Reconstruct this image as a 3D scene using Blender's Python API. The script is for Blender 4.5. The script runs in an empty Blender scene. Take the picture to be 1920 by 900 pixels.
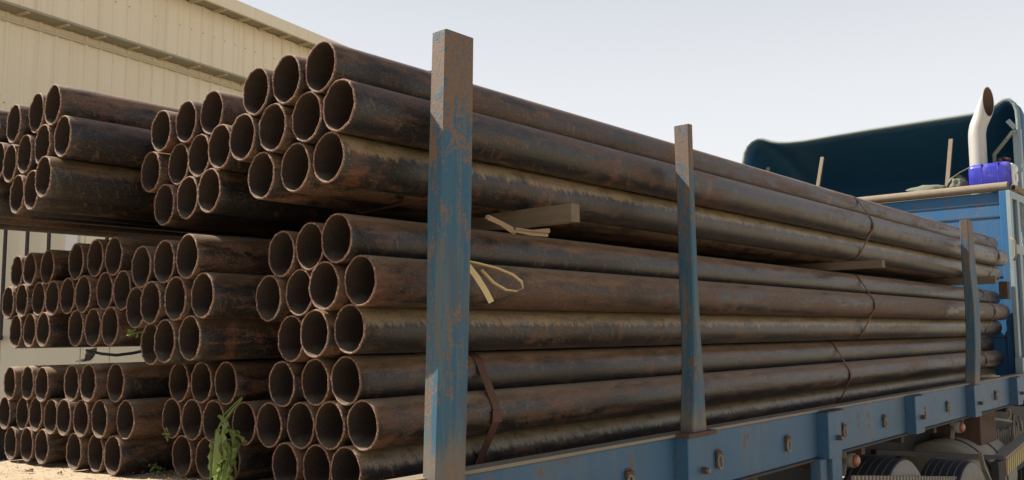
import bpy, bmesh, math, random
from mathutils import Vector, Matrix
R = math.radians
scene = bpy.context.scene
COL = scene.collection
random.seed(7)
H = 2.1                       # camera height above the ground; the lists below are measured from eye level

# ------------------------------------------------------------------ camera
cd = bpy.data.cameras.new('camera')
cam = bpy.data.objects.new('camera', cd); COL.objects.link(cam)
cd.sensor_width = 36.0; cd.lens = 1618.7/1920*36; cd.shift_y = 18.6/1920
cd.clip_start = .05; cd.clip_end = 5000
rx = Vector((.66981, -.74251, -.00519)); up = Vector((-.06568, -.06620, .99564)); fw = Vector((.73962, .66655, .09311))
m = Matrix((rx, up, -fw)).transposed().to_4x4(); m.translation = (0, 0, H)
cam.matrix_world = m
scene.camera = cam

# ------------------------------------------------------------------ light
SUN = Vector((-.42, .84, 1.0)).normalized()
elev = math.asin(SUN.z); rot = math.atan2(SUN.x, SUN.y)
world = bpy.data.worlds.new('World'); scene.world = world; world.use_nodes = True
wn = world.node_tree; bg = wn.nodes['Background']
sky = wn.nodes.new('ShaderNodeTexSky'); sky.sky_type = 'NISHITA'; sky.sun_disc = False
sky.sun_elevation = elev; sky.sun_rotation = rot % (2*math.pi)
sky.air_density = 1.0; sky.dust_density = 3.5; sky.ozone_density = 1.5; sky.altitude = 0
hz = wn.nodes.new('ShaderNodeMix'); hz.data_type = 'RGBA'; 
wg = wn.nodes.new('ShaderNodeNewGeometry'); wsep = wn.nodes.new('ShaderNodeSeparateXYZ'); wn.links.new(wg.outputs['Incoming'], wsep.inputs[0])
wabs = wn.nodes.new('ShaderNodeMath'); wabs.operation = 'ABSOLUTE'; wn.links.new(wsep.outputs[2], wabs.inputs[0])
wr = wn.nodes.new('ShaderNodeMapRange'); wr.interpolation_type = 'SMOOTHSTEP'; wn.links.new(wabs.outputs[0], wr.inputs[0])
wr.inputs[1].default_value = .10; wr.inputs[2].default_value = .85; wr.inputs[3].default_value = .97; wr.inputs[4].default_value = .02; wn.links.new(wr.outputs[0], hz.inputs[0])
wn.links.new(sky.outputs[0], hz.inputs[6]); hz.inputs[7].default_value = (9.1, 9.25, 9.5, 1)   # dusty white haze over the whole sky
wn.links.new(hz.outputs[2], bg.inputs[0]); bg.inputs[1].default_value = .0605
ld = bpy.data.lights.new('sun', 'SUN'); ld.energy = 5.0; ld.angle = R(.6); ld.color = (1, .93, .82)
sun = bpy.data.objects.new('sun', ld); COL.objects.link(sun); sun.location = (-8, 8, 14)
sun.rotation_euler = SUN.to_track_quat('Z', 'Y').to_euler()
scene.view_settings.view_transform = 'Standard'; scene.view_settings.look = 'None'
scene.view_settings.exposure = .74; scene.view_settings.gamma = 1

# ------------------------------------------------------------------ materials
class NT:
    def __init__(s, name, rough=.8, metal=0.):
        s.m = bpy.data.materials.new(name); s.m.use_nodes = True
        s.t = s.m.node_tree; s.b = s.t.nodes['Principled BSDF']
        s.b.inputs['Roughness'].default_value = rough; s.b.inputs['Metallic'].default_value = metal
        s.tc = s.t.nodes.new('ShaderNodeTexCoord')
    def set(s, sock, v):
        if hasattr(v, 'node'): s.t.links.new(v, sock)
        elif isinstance(v, (tuple, list)) and len(v) == 3 and sock.type == 'RGBA': sock.default_value = (*v, 1)
        else: sock.default_value = v
    def math(s, op, a, b=0., clamp=False):
        n = s.t.nodes.new('ShaderNodeMath'); n.operation = op; n.use_clamp = clamp
        s.set(n.inputs[0], a); s.set(n.inputs[1], b); return n.outputs[0]
    def add(s, a, b): return s.math('ADD', a, b)
    def mul(s, a, b): return s.math('MULTIPLY', a, b)
    def xyz(s, v):
        n = s.t.nodes.new('ShaderNodeSeparateXYZ'); s.set(n.inputs[0], v); return n.outputs
    def comb(s, x, y, z):
        n = s.t.nodes.new('ShaderNodeCombineXYZ')
        for i, a in enumerate((x, y, z)): s.set(n.inputs[i], a)
        return n.outputs[0]
    def noise(s, v, scale, detail=4., rough=.55, dist=0.):
        n = s.t.nodes.new('ShaderNodeTexNoise'); s.set(n.inputs['Vector'], v)
        n.inputs['Scale'].default_value = scale; n.inputs['Detail'].default_value = detail
        n.inputs['Roughness'].default_value = rough; n.inputs['Distortion'].default_value = dist
        return n.outputs[0]
    def vor(s, v, scale):
        n = s.t.nodes.new('ShaderNodeTexVoronoi'); s.set(n.inputs['Vector'], v); n.inputs['Scale'].default_value = scale
        return n.outputs['Distance']
    def scl(s, v, sc):
        n = s.t.nodes.new('ShaderNodeMapping'); s.set(n.inputs[0], v); n.inputs['Scale'].default_value = sc; return n.outputs[0]
    def step(s, v, a, b, lo=0., hi=1.):
        n = s.t.nodes.new('ShaderNodeMapRange'); n.interpolation_type = 'SMOOTHSTEP'
        s.set(n.inputs['Value'], v); s.set(n.inputs['From Min'], a); s.set(n.inputs['From Max'], b)
        s.set(n.inputs['To Min'], lo); s.set(n.inputs['To Max'], hi); return n.outputs[0]
    def mix(s, f, a, b):
        n = s.t.nodes.new('ShaderNodeMix'); n.data_type = 'RGBA'
        s.set(n.inputs[0], f); s.set(n.inputs[6], a); s.set(n.inputs[7], b); return n.outputs[2]
    def attr(s, name):
        n = s.t.nodes.new('ShaderNodeAttribute'); n.attribute_type = 'OBJECT'; n.attribute_name = name; return n.outputs['Fac']
    def objvec(s, k=1.):          # object coordinates shifted by a per-object amount
        i = s.t.nodes.new('ShaderNodeObjectInfo'); r = s.mul(i.outputs['Random'], 37.)
        n = s.t.nodes.new('ShaderNodeVectorMath'); n.operation = 'ADD'
        s.set(n.inputs[0], s.tc.outputs['Object']); s.set(n.inputs[1], s.comb(r, r, r)); return n.outputs[0]
    def bump(s, h, strength=.3, dist=.01):
        n = s.t.nodes.new('ShaderNodeBump'); n.inputs['Strength'].default_value = strength; n.inputs['Distance'].default_value = dist
        s.set(n.inputs['Height'], h); s.t.links.new(n.outputs[0], s.b.inputs['Normal'])
    def out(s, c, rough=None):
        s.set(s.b.inputs['Base Color'], c)
        if rough is not None: s.set(s.b.inputs['Roughness'], rough)
        return s.m

def m_pipe():
    s = NT('rusty_pipe_steel'); x, y, z = s.xyz(s.tc.outputs['Object'])
    seed = s.attr('seed'); rust = s.attr('rust'); dust = s.attr('dust'); crust = s.attr('crust')
    ang = s.math('ARCTAN2', y, z); upn = s.math('COSINE', ang)
    xs = s.add(x, seed); arc = s.mul(ang, .084)
    p = s.comb(xs, arc, seed)
    big = s.noise(s.scl(p, (1.6, 13, 1)), 1., 6, .68)
    mid = s.noise(s.scl(p, (9, 26, 1)), 1., 5, .65, .4)
    fine = s.noise(p, 170, 3, .65)
    curv = s.add(xs, s.mul(s.math('ABSOLUTE', s.add(ang, -1.2 + 2.2)), -.028))
    drip = s.noise(s.comb(s.mul(curv, 48), s.mul(ang, 1.1), seed), 1., 5, .72, .5)
    patch = s.noise(s.comb(s.mul(xs, 3.2), s.mul(ang, .8), s.add(seed, 5.)), 1., 2, .5)
    ring = s.noise(s.comb(s.mul(xs, 5.3), 0., s.add(seed, 9.)), 1., 2, .6)
    coat = s.mix(mid, (.0025, .003, .005), (.015, .0135, .014))
    coat = s.mix(s.step(fine, .56, .72), coat, (.065, .045, .032))
    rc = s.mix(mid, (.030, .015, .008), (.098, .048, .026))
    rc = s.mix(s.step(fine, .5, .75), rc, (.19, .098, .052))
    rm = s.step(s.add(s.add(s.mul(big, .60), s.mul(mid, .50)), s.add(s.mul(fine, .12), rust)), .58, .74)
    c = s.mix(rm, coat, rc)
    c = s.mix(s.mul(s.step(s.add(ring, s.mul(s.add(mid, -.5), .35)), .60, .68), .6), c, s.mix(mid, (.070, .024, .012), (.14, .050, .026)))
    # curved wipe marks round the pipe
    mk = s.mul(s.mul(s.step(drip, .56, .62), s.step(patch, .40, .55)), s.step(upn, .55, .1))
    c = s.mix(s.mul(mk, .38), c, (.16, .10, .058))
    mk2 = s.mul(s.step(drip, .42, .35), s.step(patch, .40, .62))
    c = s.mix(s.mul(mk2, .45), c, (.018, .015, .014))
    # dust lying on the upper half
    dm = s.step(s.add(upn, s.add(s.add(s.mul(s.add(big, -.5), .9), s.mul(s.add(mid, -.5), 1.0)), s.mul(s.add(fine, -.5), .6))), .05, .75)
    c = s.mix(s.mul(dm, dust), c, s.mix(mid, (.125, .066, .034), (.235, .142, .076)))
    c = s.mix(s.mul(s.mul(s.step(s.add(upn, s.add(s.mul(s.add(fine, -.5), .3), s.mul(s.add(mid, -.5), .4))), .62, .98), .85), dust), c, (.36, .275, .185))  # thicker dust on the crown, painted paler to stand in for its sunlit highlight
    cm = s.step(s.add(upn, s.mul(s.add(drip, -.5), s.mul(crust, 1.1))), .06, .30)
    c = s.mix(s.mul(s.mul(cm, s.step(s.add(s.mul(mid, .6), s.mul(drip, .4)), .36, .56, .35, .9)), crust), c, s.mix(fine, (.18, .128, .064), (.34, .255, .132)))
    grain = s.noise(s.scl(p, (1, 1.6, 1)), 75, 5, .75)
    c = s.mix(s.mul(s.step(grain, .53, .68), .30), c, (.21, .14, .09))
    c = s.mix(s.mul(s.step(grain, .47, .34), .55), c, (.010, .008, .008))
    s.bump(s.add(s.mul(fine, .5), s.add(s.mul(mid, .7), s.mul(drip, .15))), .5, .004)
    return s.out(c, s.step(rm, 0, 1, .40, .66))
def m_bore():
    s = NT('pipe_bore'); v = s.objvec(); x, y, z = s.xyz(s.tc.outputs['Object'])
    seed = s.attr('seed'); xs = s.add(x, seed); p = s.comb(xs, s.mul(s.math('ARCTAN2', y, z), .08), seed)
    n = s.noise(s.scl(p, (12, 16, 1)), 1., 5, .6); f = s.noise(p, 120, 3)
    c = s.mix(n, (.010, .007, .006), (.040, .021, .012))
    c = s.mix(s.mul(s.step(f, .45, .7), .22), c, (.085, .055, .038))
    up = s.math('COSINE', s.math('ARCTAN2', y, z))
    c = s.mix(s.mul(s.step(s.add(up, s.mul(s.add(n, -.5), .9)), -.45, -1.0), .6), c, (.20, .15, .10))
    s.bump(f, .3, .003)
    return s.out(c, .85)
def m_rim():
    s = NT('pipe_rim'); v = s.objvec(); n = s.noise(v, 22, 4); f = s.noise(v, 160, 2)
    c = s.mix(n, (.085, .038, .023), (.22, .115, .070)); c = s.mix(s.step(f, .5, .7), c, (.40, .29, .22))
    s.bump(f, .4, .002); return s.out(c, .8)
def m_paint(name, blue, blue2, rustamt=.0, dusty=.5):
    s = NT(name); v = s.objvec()
    st = s.noise(s.scl(v, (9, 9, .9)), 1., 5, .6); b = s.noise(v, 3.2, 4, .6); f = s.noise(v, 70, 4, .65); f2 = s.noise(v, 14, 5, .7)
    c = s.mix(b, blue, blue2)
    c = s.mix(s.mul(s.step(s.add(s.mul(st, .7), s.mul(f, .3)), .42, .68), dusty), c, (.115, .110, .085))
    rm = s.step(s.add(s.add(s.mul(f2, .62), s.mul(st, .38)), s.add(s.mul(f, .12), rustamt)), .63, .67)
    c = s.mix(s.mul(rm, .9), c, s.mix(f, (.11, .055, .032), (.22, .125, .075)))
    s.bump(s.add(s.mul(rm, -.6), s.mul(f, .3)), .4, .003)
    return s.out(c, s.step(rm, 0, 1, .55, .9))
def m_post():
    s = NT('stake_paint'); v = s.objvec(); x, y, z = s.xyz(s.tc.outputs['Object'])
    st = s.noise(s.scl(v, (30, 30, 1.6)), 1., 5, .65); f = s.noise(v, 90, 4, .65); f2 = s.noise(s.scl(v, (17, 17, 8)), 1., 5, .7)
    c = s.mix(st, (.008, .070, .150), (.034, .108, .148))
    c = s.mix(s.mul(s.step(s.noise(s.scl(v, (36, 36, 2.2)), 1., 4, .6), .44, .62), .62), c, (.100, .118, .105))
    c = s.mix(s.mul(s.step(s.add(s.mul(s.noise(s.scl(v, (70, 70, 3.5)), 1., 5, .7), .8), s.mul(f, .2)), .50, .62), .6), c, (.105, .066, .040))
    top = s.step(z, .80, 1.40)                      # bare rusty upper end of the stake
    rm = s.step(s.add(s.add(s.mul(f2, .7), s.mul(st, .3)), s.add(s.mul(s.add(f, -.35), .42), s.mul(top, .12))), .58, .67)
    c = s.mix(rm, c, s.mix(f, (.085, .050, .032), (.19, .125, .085)))
    lo = s.step(s.add(z, s.mul(f2, -.25)), .06, -.08)
    c = s.mix(s.mul(lo, .7), c, (.17, .125, .08))
    s.bump(s.add(s.mul(rm, -.5), s.mul(f, .4)), .5, .003)
    return s.out(c, .7)
def m_simple(name, a, b, scale=8., rough=.8, metal=0., bump=.2, stretch=(1, 1, 1)):
    s = NT(name, rough, metal); v = s.scl(s.objvec(), stretch); n = s.noise(v, scale, 6, .6); f = s.noise(v, scale*12, 2)
    c = s.mix(s.add(s.mul(n, .8), s.mul(f, .2)), a, b); s.bump(s.add(n, s.mul(f, .5)), bump, .004); return s.out(c, rough)
def m_sand():
    s = NT('sandy_dust'); v = s.tc.outputs['Object']
    n = s.noise(v, 3.5, 6, .6); f = s.noise(v, 60, 5, .7); g = s.noise(v, 17, 5, .65)
    c = s.mix(n, (.38, .29, .185), (.50, .40, .27)); c = s.mix(s.step(g, .5, .72), c, (.27, .20, .13))
    c = s.mix(s.step(f, .62, .74), c, (.18, .13, .09)); s.bump(s.add(g, s.mul(f, .5)), .7, .02); return s.out(c, .95)
def m_clad():
    s = NT('cream_cladding', .55); v = s.tc.outputs['Object']
    n = s.noise(s.scl(v, (1.2, 1, .12)), 2.2, 5, .6); f = s.noise(v, 25, 4, .6); st = s.noise(s.scl(v, (7, 1, .15)), 1., 3, .6)
    c = s.mix(n, (.73, .62, .44), (.81, .71, .525)); c = s.mix(s.mul(s.step(st, .5, .75), .35), c, (.56, .46, .31))
    c = s.mix(s.mul(s.step(f, .6, .8), .25), c, (.42, .33, .22)); return s.out(c)
def m_wood():
    s = NT('weathered_timber'); v = s.objvec(); n = s.noise(s.scl(v, (30, 3, 45)), 1., 6, .7, .6); f = s.noise(v, 12, 4)
    c = s.mix(n, (.085, .062, .040), (.24, .18, .12)); c = s.mix(s.mul(f, .5), c, (.14, .105, .072)); s.bump(n, .5, .004); return s.out(c, .9)
def m_leaf():
    s = NT('green_leaf', .5); v = s.objvec(); n = s.noise(v, 30, 4)
    c = s.mix(n, (.085, .145, .032), (.26, .35, .11)); s.b.inputs['Subsurface Weight'].default_value = 0
    s.out(c)
    oi = s.t.nodes.new('ShaderNodeObjectInfo'); c = s.mix(s.mul(oi.outputs['Random'], .7), c, (.30, .36, .13)); s.out(c)
    tr = s.t.nodes.new('ShaderNodeBsdfTranslucent'); s.set(tr.inputs[0], (.26, .36, .10)); mx = s.t.nodes.new('ShaderNodeMixShader'); mx.inputs[0].default_value = .4
    s.t.links.new(s.b.outputs[0], mx.inputs[1]); s.t.links.new(tr.outputs[0], mx.inputs[2])
    s.t.links.new(mx.outputs[0], s.t.nodes['Material Output'].inputs[0]); return s.m
def m_can():
    s = NT('blue_plastic', .35); v = s.objvec(); x, y, z = s.xyz(s.tc.outputs['Object'])
    n = s.noise(v, 9, 4); c = s.mix(n, (.022, .024, .34), (.042, .044, .42))
    c = s.mix(s.mul(s.step(n, .5, .8), .3), c, (.4, .38, .6)); return s.out(c)
def m_concrete():
    return m_simple('yard_ground', (.38, .32, .22), (.48, .41, .29), .8, .95, 0, .4)

M = dict(pipe=m_pipe(), bore=m_bore(), rim=m_rim(), post=m_post(),
    beam=m_paint('beam_paint', (.008, .062, .145), (.034, .112, .190), -.008, .46),
    head=m_paint('headboard_paint', (.006, .095, .250), (.014, .130, .300), -.015, .32),
    shell=m_paint('deflector_paint', (.008, .075, .170), (.014, .100, .205), -.2, .05),
    cage=m_paint('cage_paint', (.20, .28, .31), (.28, .34, .35), -.03, .35),
    edge=m_simple('pale_edge_trim', (.15, .20, .205), (.22, .26, .25), 5, .6),
    chrome=m_simple('dull_steel', (.40, .385, .355), (.52, .50, .465), 3, .5, .25, .05),
    duststeel=m_simple('dusty_steel', (.17, .135, .095), (.28, .23, .165), 14, .85),
    strap=m_simple('rusty_strap', (.060, .024, .014), (.13, .058, .034), 40, .7, .1),
    rusty=m_simple('brown_rust', (.05, .026, .016), (.12, .068, .042), 20, .85),
    dark=m_simple('dark_chassis', (.018, .016, .015), (.050, .044, .040), 10, .8),
    black=m_simple('black_rubber', (.014, .015, .020), (.035, .036, .042), 20, .8),
    greyrub=m_simple('dusty_sidewall', (.17, .15, .13), (.27, .245, .215), 9, .9),
    fender=m_simple('dusty_mudguard', (.20, .17, .135), (.32, .28, .22), 7, .8),
    sand=m_sand(), ground=m_concrete(), clad=m_clad(), wood=m_wood(), leaf=m_leaf(), can=m_can(),
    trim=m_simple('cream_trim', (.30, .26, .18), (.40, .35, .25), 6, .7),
    bracket=m_simple('bracket_cream', (.52, .45, .31), (.60, .52, .37), 6, .7),
    fence=m_simple('dark_bar_paint', (.030, .024, .026), (.055, .045, .045), 20, .7),
    white=m_simple('white_render', (.78, .70, .52), (.84, .77, .60), 3, .8),
    bluewhite=m_simple('pale_pipe_plastic', (.45, .47, .50), (.60, .62, .64), 5, .5),
    cream=m_simple('cream_strap', (.50, .38, .17), (.62, .49, .25), 20, .6),
    splint=m_simple('fresh_split_wood', (.24, .155, .085), (.42, .30, .18), 30, .8, 0, .3, (8, 1, 1)),
    tarp=m_simple('grey_green_cloth', (.10, .115, .085), (.20, .21, .16), 12, .95, 0, .6),
    dry=m_simple('dry_leaf', (.34, .23, .12), (.55, .42, .26), 30, .9),
    orange=m_simple('orange_lens', (.28, .10, .05), (.36, .15, .08), 20, .4),
    yellow=m_simple('faded_yellow', (.42, .34, .12), (.52, .43, .18), 20, .7),
    brownst=m_simple('faded_red_brown', (.20, .12, .08), (.28, .18, .12), 20, .7),
    recess=m_simple('dark_blue_recess', (.014, .040, .075), (.022, .060, .10), 8, .7),
    foil=m_simple('white_scrap', (.74, .72, .68), (.85, .83, .79), 12, .5, 0),
    glass=m_simple('cab_dark_glass', (.01, .012, .014), (.02, .022, .025), 3, .15))

# ------------------------------------------------------------------ helpers
def obj(name, bm, mat, parent=None, smooth=False):
    me = bpy.data.meshes.new(name); bm.to_mesh(me); bm.free()
    for mm in (mat if isinstance(mat, (list, tuple)) else [mat]): me.materials.append(M[mm] if isinstance(mm, str) else mm)
    if smooth:
        for p in me.polygons: p.use_smooth = True
    o = bpy.data.objects.new(name, me); COL.objects.link(o)
    if parent: o.parent = parent
    return o
def tag(o, label, cat, group=None):
    o['label'] = label; o['category'] = cat
    if group: o['group'] = group
    return o
def empty(name, loc=(0, 0, 0), rz=0):
    o = bpy.data.objects.new(name, None); COL.objects.link(o); o.location = loc; o.rotation_euler = (0, 0, rz); o.empty_display_size = .1
    return o
def copy_tree(o, parent=None):
    c = o.copy(); COL.objects.link(c); c.parent = parent
    for ch in list(o.children): copy_tree(ch, c)
    return c
def box(bm, lo, hi, bev=0., mi=0):
    g = bmesh.ops.create_cube(bm, size=1); vs = g['verts']
    for v in vs: v.co = Vector([lo[i] + (v.co[i]+.5)*(hi[i]-lo[i]) for i in range(3)])
    es = list({e for v in vs for e in v.link_edges})
    if bev:
        r = bmesh.ops.bevel(bm, geom=es, offset=bev, segments=2, affect='EDGES', profile=.6)
        return r['verts']
    return vs
def seg_box(bm, a, b, w, t, upv=(0, 0, 1)):
    a = Vector(a); b = Vector(b); d = (b-a).normalized(); s = d.cross(Vector(upv)).normalized(); u = s.cross(d)
    vs = [bm.verts.new(p + s*sx*w/2 + u*sy*t/2) for p in (a, b) for sx, sy in ((-1, -1), (1, -1), (1, 1), (-1, 1))]
    for f in ((3, 2, 1, 0), (4, 5, 6, 7), (0, 1, 5, 4), (1, 2, 6, 5), (2, 3, 7, 6), (3, 0, 4, 7)): bm.faces.new([vs[i] for i in f])
def tube(bm, pts, r, n=10, cap=True, radii=None):
    pts = [Vector(p) for p in pts]; rings = []; prev = None
    for i, p in enumerate(pts):
        d = (pts[min(i+1, len(pts)-1)] - pts[max(i-1, 0)]).normalized()
        if prev is None: s = d.orthogonal().normalized()
        else: s = (prev - d*prev.dot(d)).normalized()
        prev = s; u = d.cross(s); rr = radii[i] if radii else r
        rings.append([bm.verts.new(p + (s*math.cos(2*math.pi*k/n) + u*math.sin(2*math.pi*k/n))*rr) for k in range(n)])
    for a, b in zip(rings, rings[1:]):
        for k in range(n): bm.faces.new((a[k], a[(k+1) % n], b[(k+1) % n], b[k]))
    if cap: bm.faces.new(rings[0][::-1]); bm.faces.new(rings[-1])
    return rings
def ribbon(bm, pts, width_vec, th):
    """flat band following pts, width along width_vec, given thickness"""
    pts = [Vector(p) for p in pts]; w = Vector(width_vec)/2; rows = []
    for i, p in enumerate(pts):
        d = (pts[min(i+1, len(pts)-1)] - pts[max(i-1, 0)]).normalized(); n = d.cross(w).normalized()*th/2
        rows.append([bm.verts.new(p + q) for q in (-w-n, w-n, w+n, -w+n)])
    for a, b in zip(rows, rows[1:]):
        for k in range(4): bm.faces.new((a[k], a[(k+1) % 4], b[(k+1) % 4], b[k]))
    bm.faces.new(rows[0][::-1]); bm.faces.new(rows[-1])
def hollow(bm, a, b, r, ri, n=24):
    a = Vector(a); b = Vector(b); d = (b-a).normalized(); s = d.orthogonal().normalized(); u = d.cross(s)
    def ring(c, rr): return [bm.verts.new(c + (s*math.cos(2*math.pi*k/n) + u*math.sin(2*math.pi*k/n))*rr) for k in range(n)]
    A, B, C, D = ring(b, r), ring(a, r), ring(a, ri), ring(b, ri)
    for p, q in ((A, B), (B, C), (C, D), (D, A)):
        for k in range(n): bm.faces.new((p[k], p[(k+1) % n], q[(k+1) % n], q[k]))
def hull2(points):
    P = sorted(set(points)); 
    def half(ps):
        h = []
        for p in ps:
            while len(h) > 1 and (h[-1][0]-h[-2][0])*(p[1]-h[-2][1]) - (h[-1][1]-h[-2][1])*(p[0]-h[-2][0]) <= 0: h.pop()
            h.append(p)
        return h
    a = half(P); b = half(P[::-1]); return a[:-1] + b[:-1]
def structure(name, bm, mat, smooth=False):
    o = obj(name, bm, mat, None, smooth); o['kind'] = 'structure'; return o

# ------------------------------------------------------------------ ground
bm = bmesh.new(); bmesh.ops.create_grid(bm, x_segments=40, y_segments=40, size=600)
structure('ground', bm, 'ground')

# ------------------------------------------------------------------ warehouse behind
WA = R(14); wdir = Vector((math.cos(WA), math.sin(WA), 0)); DW = 12.0
root = empty('warehouse', (DW*-math.sin(WA)*-1*-1, DW*math.cos(WA), 0), WA)      # local x runs along the wall, -y faces the yard
tag(root, 'large cream warehouse with ribbed metal cladding and a stepped drip ledge, behind the pipes', 'warehouse')
X0, X1 = -6.0, 44.0
def zl(s): return 6.57 + .019*(s)       # ledge height
def ze(s): return 7.60 + .019*(s)       # eave height
def ribbed(y, zlo, zhi, name, x0, x1):
    bm = bmesh.new(); prof = []; s = x0
    while s < x1 - .01:
        for dx, dy in ((0, 0), (.165, 0), (.185, -.022), (.22, -.022), (.24, 0)): prof.append((s+dx, y+dy))
        s += .25
    prof.append((x1, y)); lo = []; hi = []
    for a, b in prof: lo.append(bm.verts.new((a, b, zlo(a)))); hi.append(bm.verts.new((a, b, zhi(a))))
    for i in range(len(prof)-1): bm.faces.new((lo[i], lo[i+1], hi[i+1], hi[i]))
    return obj(name, bm, 'clad', root)
for i in range(10):
    a = X0 + i*5; ribbed(0, lambda s: 0, lambda s: zl(s)+.02, 'lower_cladding_panel', a, a+5)
    ribbed(-.30, lambda s: zl(s), lambda s: ze(s), 'upper_cladding_panel', a, a+5)
bm = bmesh.new()          # ledge soffit and its front lip
def slant(bm, y0, y1, f0, f1):
    vs = [bm.verts.new((x, y, f(x))) for x in (X0, X1) for y, f in ((y0, f0), (y1, f0), (y1, f1), (y0, f1))]
    for f in ((0, 1, 2, 3), (7, 6, 5, 4), (0, 4, 5, 1), (1, 5, 6, 2), (2, 6, 7, 3), (3, 7, 4, 0)): bm.faces.new([vs[k] for k in f])
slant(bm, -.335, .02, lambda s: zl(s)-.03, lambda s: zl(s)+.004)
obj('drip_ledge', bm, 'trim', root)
bm = bmesh.new(); slant(bm, -.045, -.022, lambda s: zl(s)-.17, lambda s: zl(s)-.125); obj('ledge_flashing', bm, 'bracket', root)
b0 = None
s = X0 + .3
while s < 26:
    if b0 is None:
        bm = bmesh.new(); box(bm, (-.028, -.30, -.052), (.028, -.024, -.032)); b0 = obj('ledge_bracket', bm, 'bracket', root); o = b0
    else: o = b0.copy(); COL.objects.link(o)
    o.location = (s, 0, zl(s)); s += .62
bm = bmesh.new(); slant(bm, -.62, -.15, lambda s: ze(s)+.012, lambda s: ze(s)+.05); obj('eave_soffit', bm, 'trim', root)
bm = bmesh.new(); slant(bm, -.66, -.6, lambda s: ze(s)-.02, lambda s: ze(s)+.20); obj('gutter', bm, 'clad', root)
b0 = None; s = X0 + .2
while s < 30:
    if b0 is None:
        bm = bmesh.new(); box(bm, (-.03, -.59, -.035), (.03, -.325, .010)); b0 = obj('eave_bracket', bm, 'bracket', root); o = b0
    else: o = b0.copy(); COL.objects.link(o)
    o.location = (s, 0, ze(s)); s += .55
bm = bmesh.new()
vs = [bm.verts.new(p) for p in ((X0, -.64, ze(X0)+.2), (X1, -.64, ze(X1)+.2), (X1, 14, ze(X1)+1.4), (X0, 14, ze(X0)+1.4), (X0, 14, 0), (X1, 14, 0))]
bm.faces.new(vs[:4]); bm.faces.new((vs[3], vs[2], vs[5], vs[4])); obj('roof', bm, 'clad', root)
for xx in (X0, X1):
    bm = bmesh.new(); vs = [bm.verts.new(p) for p in ((xx, 0, 0), (xx, 14, 0), (xx, 14, ze(xx)+1.4), (xx, -.28, ze(xx)+.2), (xx, -.28, zl(xx)), (xx, 0, zl(xx)))]
    bm.faces.new(vs); obj('gable_wall', bm, 'clad', root)
# screws in rows on the cladding
bm = bmesh.new()
for k in range(90):
    sx = X0 + 6 + k*.25 + .2
    for zz, yy in ((zl(sx)-1.35, -.024), (zl(sx)-2.9, -.024), (zl(sx)+.55, -.324)):
        if random.random() < .8: box(bm, (sx-.007, yy-.006, zz-.007), (sx+.007, yy, zz+.007))
so = obj('screws', bm, 'rusty', root); so['kind'] = 'stuff'
# pilaster, low smooth wall panels and pale downpipes seen between the bundles
def wloc(s, y, z): return (s, y, z)
SC = DW/12.0

# pale cabin wall with a bar grille, seen in the gaps between the pipe tiers
cabd = 5.97; fa = R(-60)
def cab_root(n): return empty(n, (-cabd*math.sin(fa), cabd*math.cos(fa), 0), fa)
wroot = cab_root('site_cabin')
tag(wroot, 'pale cream cabin wall lit by the sun, seen through the gap between the pipe tiers', 'cabin')
SE = [-6.9, -6.2, -5.482, -4.745, -4.484, -4.0, -3.35]
for a, b in zip(SE, SE[1:]):
    bm = bmesh.new(); box(bm, (a+.003, .0, .05), (b-.003, .03, 3.25), .004); obj('wall_panel', bm, 'white', wroot)
bm = bmesh.new(); box(bm, (-6.9, .031, .0), (-3.35, 2.4, 3.24)); obj('cabin_body', bm, 'trim', wroot)
bm = bmesh.new(); box(bm, (-7.0, -.03, 3.252), (-3.27, 2.5, 3.33), .01); obj('cabin_roof', bm, 'trim', wroot)
bm = bmesh.new(); box(bm, (-4.899, -.030, 2.09), (-4.791, -.001, 3.24), .006); obj('white_batten', bm, 'foil', wroot)
for a in (-4.36, -4.18):
    bm = bmesh.new(); tube(bm, ((a, -.05, 2.2), (a, -.05, 3.24)), .03, 12); obj('downpipe', bm, 'bluewhite', wroot, True)
froot = cab_root('bar_grille')
tag(froot, 'grille of dark vertical steel bars fixed in front of the pale cabin wall', 'grille')
b0 = None
for s in (-5.78, -5.60, -5.416, -5.21, -5.012, -4.487, -4.325, -4.165, -4.021, -3.88):
    if b0 is None:
        bm = bmesh.new(); box(bm, (-.010, -.085, 2.046), (.010, -.065, 3.2)); b0 = obj('bar', bm, 'fence', froot); o = b0
    else: o = b0.copy(); COL.objects.link(o)
    o.location = (s, 0, 0)
for x0, x1, z in ((-6.0, -5.42, 2.066), (-6.0, -3.7, 3.1)):
    bm = bmesh.new(); box(bm, (x0, -.064, z-.014), (x1, -.044, z+.014)); obj('rail', bm, 'fence', froot)

# ------------------------------------------------------------------ truck
truck = empty('flatbed_truck', (0, 0, 0))
tag(truck, 'blue flatbed truck carrying the stacked pipes, with a raised roof fairing over its cab', 'truck')
def Z(z): return z + H
SL = -.034                                # the deck leans slightly to the far side
def deckz(y): return Z(-.553 + SL*(y-2.42))
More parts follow.
